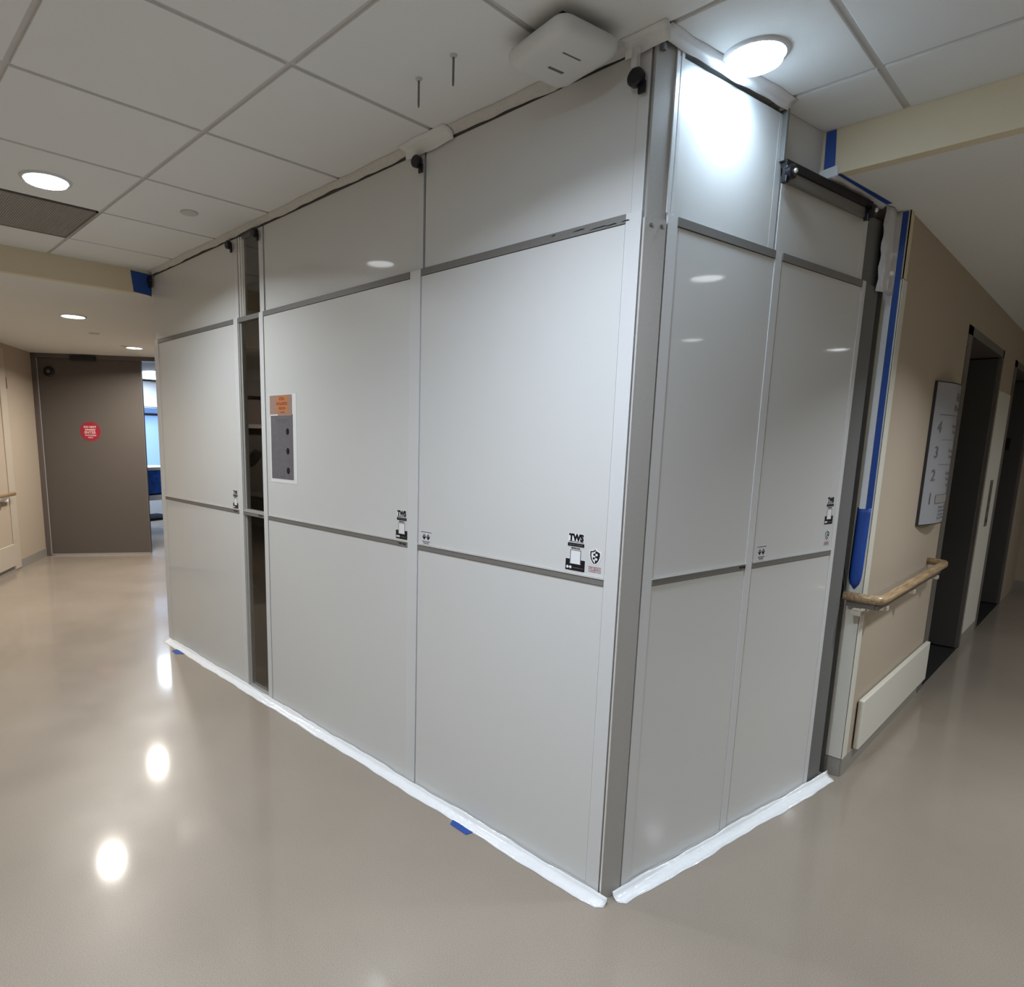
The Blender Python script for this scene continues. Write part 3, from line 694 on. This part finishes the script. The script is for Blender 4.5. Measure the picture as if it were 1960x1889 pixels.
# ------------------------------------------------------------------ stickers and notice
def logo_sticker(loc, rot, label, s=1.0):
    """black lettered label: width .073, height .122"""
    t = thing('logo_sticker', label, 'sticker', loc, rot)
    bk = bmesh.new()
    poly_xz(bk, [(-.031 * s, .034 * s), (.031 * s, .034 * s), (.031 * s, .062 * s), (-.031 * s, .062 * s)], -.0004, .0002)
    poly_xz(bk, [(-.034 * s, .018 * s), (.034 * s, .018 * s), (.034 * s, .0325 * s), (-.034 * s, .0325 * s)], -.0004, .0002)
    poly_xz(bk, [(-.0395 * s, -.062 * s), (.0395 * s, -.062 * s), (.0395 * s, -.021 * s), (.0235 * s, -.021 * s), (.0235 * s, .009 * s), (-.0235 * s, .009 * s), (-.0235 * s, -.021 * s), (-.0395 * s, -.021 * s)], -.0004, .0002)
    obj('white_backing', bk, 'outline', t)
    b = bmesh.new(); place_text(b, 'TWS', 0, .048 * s, .029 * s, .057 * s, .0020 * s, y=-.0008)
    place_text(b, 'TEMPORARY WALL SYSTEMS', 0, .0355 * s, .0052 * s, .056 * s, 0, y=-.0008)
    poly_xz(b, [(-.032 * s, .0195 * s), (.032 * s, .0195 * s), (.032 * s, .031 * s), (-.032 * s, .031 * s)], -.0008, .0003)
    place_text(b, 'SERVICE CALL', 0, .0138 * s, .0062 * s, .034 * s, .0002, y=-.0008)
    poly_xz(b, [(-.0375 * s, -.060 * s), (.0375 * s, -.060 * s), (.0375 * s, -.0225 * s), (.0215 * s, -.0225 * s), (.0215 * s, -.0375 * s), (-.0215 * s, -.0375 * s), (-.0215 * s, -.0225 * s), (-.0375 * s, -.0225 * s)], -.0008, .0003)
    obj('black_print', b, 'print', t)
    b = bmesh.new(); a_, c_ = .0215 * s, .0185 * s; z0, z1 = -.036 * s, .0085 * s; e = .002 * s
    for q in [(-a_, -c_, z0, z1), (c_, a_, z0, z1), (-a_, a_, z1 - e, z1)]: poly_xz(b, [(q[0], q[2]), (q[1], q[2]), (q[1], q[3]), (q[0], q[3])], -.0008, .0003)
    obj('frame_outline', b, 'greyprint', t)
    b = bmesh.new()
    for cx_ in (-.029, -.0175): poly_xz(b, [(cx_ * s + .0048 * s * math.cos(2 * PI * k / 18), -.0495 * s + .0048 * s * math.sin(2 * PI * k / 18)) for k in range(18)], -.0011, .0002)
    obj('round_icons', b, 'outline', t)
    b = bmesh.new(); place_text(b, 'tempwallsystems.com', .011 * s, -.0495 * s, .0062 * s, .042 * s, 0, y=-.0011); obj('web_address', b, 'greyprint', t); b = bmesh.new()
    place_text(b, 'RENTAL DIVISION', 0, .0252 * s, .0062 * s, .05 * s, 0, y=-.0011)
    obj('grey_lettering', b, 'greyprint', t)
    return t
def shield_sticker(loc, rot, label, s=1.0):
    t = thing('shield_sticker', label, 'sticker', loc, rot)
    L_ = [(-.0, .024), (-.006, .0185), (-.012, .0165), (-.0185, .0160), (-.019, .004), (-.016, -.009), (-.010, -.018), (-.002, -.026)]
    def sc_(p, k): return [(x * k * s, z * k * s) for x, z in p]
    full = L_ + [(-x, z) for x, z in L_[::-1][1:-1]]
    b = bmesh.new(); poly_xz(b, sc_(full, 1.16), -.0004, .0002); obj('white_backing', b, 'outline', t)
    b = bmesh.new(); poly_xz(b, sc_(L_ + [(-.002 * .8, -.021)] + [(x * .78, z * .8) for x, z in L_[::-1]], 1.0), -.0008, .0003)
    poly_xz(b, sc_([(0, .019)] + [(-x, z) for x, z in [(-.006, .0165), (-.012, .0145), (-.0165, .013), (-.017, .003), (-.014, -.009), (-.009, -.017), (-.002, -.0235)]] + [(0, -.022)], 1.0), -.0008, .0003)
    for x, z in ((-.004, .006), (-.005, -.006)): poly_xz(b, [(x * s + .0042 * s * math.cos(PI * k / 3), z * s + .0042 * s * math.sin(PI * k / 3)) for k in range(6)], -.0008, .0003)
    obj('shield_print', b, 'print', t)
    b = bmesh.new()
    for x, z in ((.005, .006), (.0045, -.008)): poly_xz(b, [(x * s + .0045 * s * math.cos(PI * k / 3), z * s + .0045 * s * math.sin(PI * k / 3)) for k in range(6)], -.0011, .0002)
    obj('honeycomb_cells', b, 'outline', t)
    b = bmesh.new(); w_, zc_ = .0225 * s, -.0415 * s
    for q in [(-w_, w_, zc_ + .0070 * s, zc_ + .0085 * s), (-w_, w_, zc_ - .0085 * s, zc_ - .0070 * s), (-w_, -w_ + .0014 * s, zc_ - .008 * s, zc_ + .008 * s), (w_ - .0014 * s, w_, zc_ - .008 * s, zc_ + .008 * s)]:
        poly_xz(b, [(q[0], q[2]), (q[1], q[2]), (q[1], q[3]), (q[0], q[3])], -.0008, .0003)
    place_text(b, 'CLEAN', 0, zc_, .0125 * s, .037 * s, .0003, y=-.0008); obj('red_stamp', b, 'redprint', t)
    return t
def diamond_sticker(loc, rot, label):
    t = thing('diamond_sticker', label, 'sticker', loc, rot)
    b = bmesh.new(); poly_xz(b, [(-.031, -.027), (.031, -.027), (.031, .029), (-.031, .029)], -.0003, .0002); obj('white_backing', b, 'stile', t)
    b = bmesh.new(); poly_xz(b, [(-.031, .0225), (.031, .0225), (.031, .0245), (-.031, .0245)], -.0007, .0003)
    for cx_ in (-.012, .012):
        poly_xz(b, [(cx_ - .0115, .004), (cx_, -.0085), (cx_ + .0115, .004)], -.0007, .0003)
        poly_xz(b, [(cx_ - .0112, .005), (cx_ + .0112, .005), (cx_ + .0095, .0065), (cx_ - .0095, .0065)], -.0007, .0003)
    obj('black_print', b, 'print', t)
    b = bmesh.new()
    for cx_ in (-.012, .012): poly_xz(b, [(cx_ - .009, .0075), (cx_ + .009, .0075), (cx_, .017)], -.0007, .0003)
    obj('grey_triangles', b, 'greyprint', t); b = bmesh.new()
    place_text(b, 'CLEAN ROOM SAFE', 0, -.0155, .006, .046, .0002, y=-.0008); place_text(b, 'DO NOT STACK', 0, -.0225, .0058, .032, .0002, y=-.0008)
    obj('grey_print', b, 'greyprint', t)
    return t
FY = .0018
logo_sticker((-.188, FY, 1.155), 0, 'large black TWS sticker beside the shield emblem on the long wall corner panel')
shield_sticker((-.1135, FY, 1.152), 0, 'black shield emblem with red stamp on the long wall corner panel')
diamond_sticker((-.911, FY, 1.1155), 0, 'small sticker with two diamonds at the lower left of the long wall corner panel')
logo_sticker((-1.066, FY, 1.152), 0, 'black TWS sticker on the wide panel that carries the grey notice')
logo_sticker((-2.592, FY, 1.142), 0, 'black TWS sticker left of the glass strip, farthest from the corner', .88)
pb = Bp(.706 + .552, -.0018); logo_sticker((pb[0], pb[1], 1.250), RB, 'black TWS sticker on the short wall panel above a small shield', .92)
pb = Bp(1.262, -.0018); shield_sticker((pb[0], pb[1], 1.150), RB, 'small shield emblem on the short wall panel under its TWS sticker', .85)
pb = Bp(.764, -.0018); diamond_sticker((pb[0], pb[1], 1.116), RB, 'small sticker with two diamonds on the short wall')
# printing on the middle rails
for par, x in ((p_left, 1.16), (p_glass, .205), (p_mid, 1.145)):
    b = bmesh.new(); place_text(b, 'TWS Wall', x, 1.073, .012, .05, .0004, y=-.0016); obj('rail_lettering', b, 'print', par)
b = bmesh.new(); place_text(b, 'TWS Wall', .56, 1.073, .012, .04, .0004, y=-.0016); obj('rail_lettering', b, 'print', p_b1)
# scuffs on the corner panel's top rail
b = bmesh.new()
for x, z, w_ in ((.70, 2.143, .05), (.76, 2.136, .07), (.82, 2.135, .04), (.87, 2.136, .03), (.62, 2.147, .02)):
    poly_xz(b, [(x, z), (x + w_, z + .001), (x + w_ * .8, z + .004), (x + w_ * .3, z + .003)], -.0015, .0002)
obj('scuff_marks', b, 'print', p_cor)

t = thing('notice_sheet', 'grey permit sheet in a sleeve with orange notice on top, beside the glass strip', 'notice', (-2.156, .0018, 1.28))
obj('sleeve', box(-.006, .262, -.0006, 0, -.008, .446), 'paper', t)
gs = obj('grey_sheet', box(.006, .228, -.0014, -.0006, .012, .345), 'greysheet', t)
obj('brown_sheet', box(.0, .222, -.0022, -.0014, .338, .443), 'brownsheet', t)
o = obj('orange_block', box(.068, .188, -.0026, -.0022, .352, .438), 'orange', t)
b = bmesh.new(); place_text(b, 'ICRA', .126, .424, .022, .05, .0003, y=-.003); place_text(b, 'REQUIRED', .126, .399, .020, .108, .0003, y=-.003)
place_text(b, 'PRIOR', .128, .375, .020, .068, .0003, y=-.003); place_text(b, 'to entry', .128, .357, .012, .05, 0, y=-.003); obj('red_lettering', b, 'redtext', o)
obj('white_strip', box(.004, .082, -.0026, -.0022, .340, .346), 'paper', t)
b = bmesh.new(); place_text(b, 'Infection Control Permit', .117, .317, .012, .12, .0002, y=-.0018); place_text(b, 'Class of Work', .117, .305, .010, .07, .0002, y=-.0018)
for z in (.15, .142, .134, .05, .042, .034): poly_xz(b, [(.026, z), (.06, z), (.06, z + .002), (.026, z + .002)], -.0018, .0003)
poly_xz(b, [(.028, .245), (.054, .245), (.054, .262), (.028, .262)], -.0018, .0003)
place_text(b, 'SAFETY', .115, .026, .016, .055, .0004, y=-.0018)
poly_xz(b, [(.100, .168), (.118, .187), (.136, .168), (.118, .149)], -.0018, .0003)
obj('sheet_print', b, 'greyprint', gs)
b = bmesh.new(); poly_xz(b, [(.108, .168), (.118, .178), (.128, .168), (.118, .158)], -.0021, .0002); obj('diamond_center', b, 'greysheet', gs)
for z in (.258, .158, .058):
    b = bmesh.new(); poly_xz(b, [(.176 + .015 * math.cos(2 * PI * k / 24), z + .017 * math.sin(2 * PI * k / 24)) for k in range(24)], -.0018, .0003); obj('black_disc', b, 'print', gs)

# ------------------------------------------------------------------ inside the closed-off room
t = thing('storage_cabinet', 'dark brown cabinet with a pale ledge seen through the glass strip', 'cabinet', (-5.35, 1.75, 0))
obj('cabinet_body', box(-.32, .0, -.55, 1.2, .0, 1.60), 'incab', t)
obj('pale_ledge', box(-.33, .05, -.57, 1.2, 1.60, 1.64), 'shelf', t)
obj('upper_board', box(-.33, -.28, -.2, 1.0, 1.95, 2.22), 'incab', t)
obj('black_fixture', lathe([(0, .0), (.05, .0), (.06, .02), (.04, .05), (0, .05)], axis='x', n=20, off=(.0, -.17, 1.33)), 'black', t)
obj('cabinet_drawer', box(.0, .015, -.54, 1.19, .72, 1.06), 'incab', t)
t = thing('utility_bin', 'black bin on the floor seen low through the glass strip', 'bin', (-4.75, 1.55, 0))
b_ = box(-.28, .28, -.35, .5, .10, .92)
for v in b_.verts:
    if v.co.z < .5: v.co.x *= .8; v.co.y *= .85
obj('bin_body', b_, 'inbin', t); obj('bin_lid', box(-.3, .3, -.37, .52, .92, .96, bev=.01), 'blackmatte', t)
for sx in (-1, 1):
    o = obj('wheel', lathe([(0, -.02), (.05, -.02), (.05, .02), (0, .02)], axis='x', n=18, off=(sx * .18, -.2, .05)), 'black', t)
# framed board on the rear wall, faintly mirrored in the white panels
t = thing('notice_board', 'pale framed board on the rear wall behind the camera', 'board', (-3.9, -3.6, 1.53), PI)
obj('board_frame', boxes([(-.66, .66, -.03, 0, .68, .74), (-.66, .66, -.03, 0, -.74, -.68), (-.66, -.6, -.03, 0, -.74, .74), (.6, .66, -.03, 0, -.74, .74)]), 'paper', t)
obj('board_sheet', box(-.6, .6, -.012, -.002, -.68, .68), 'soffit', t)
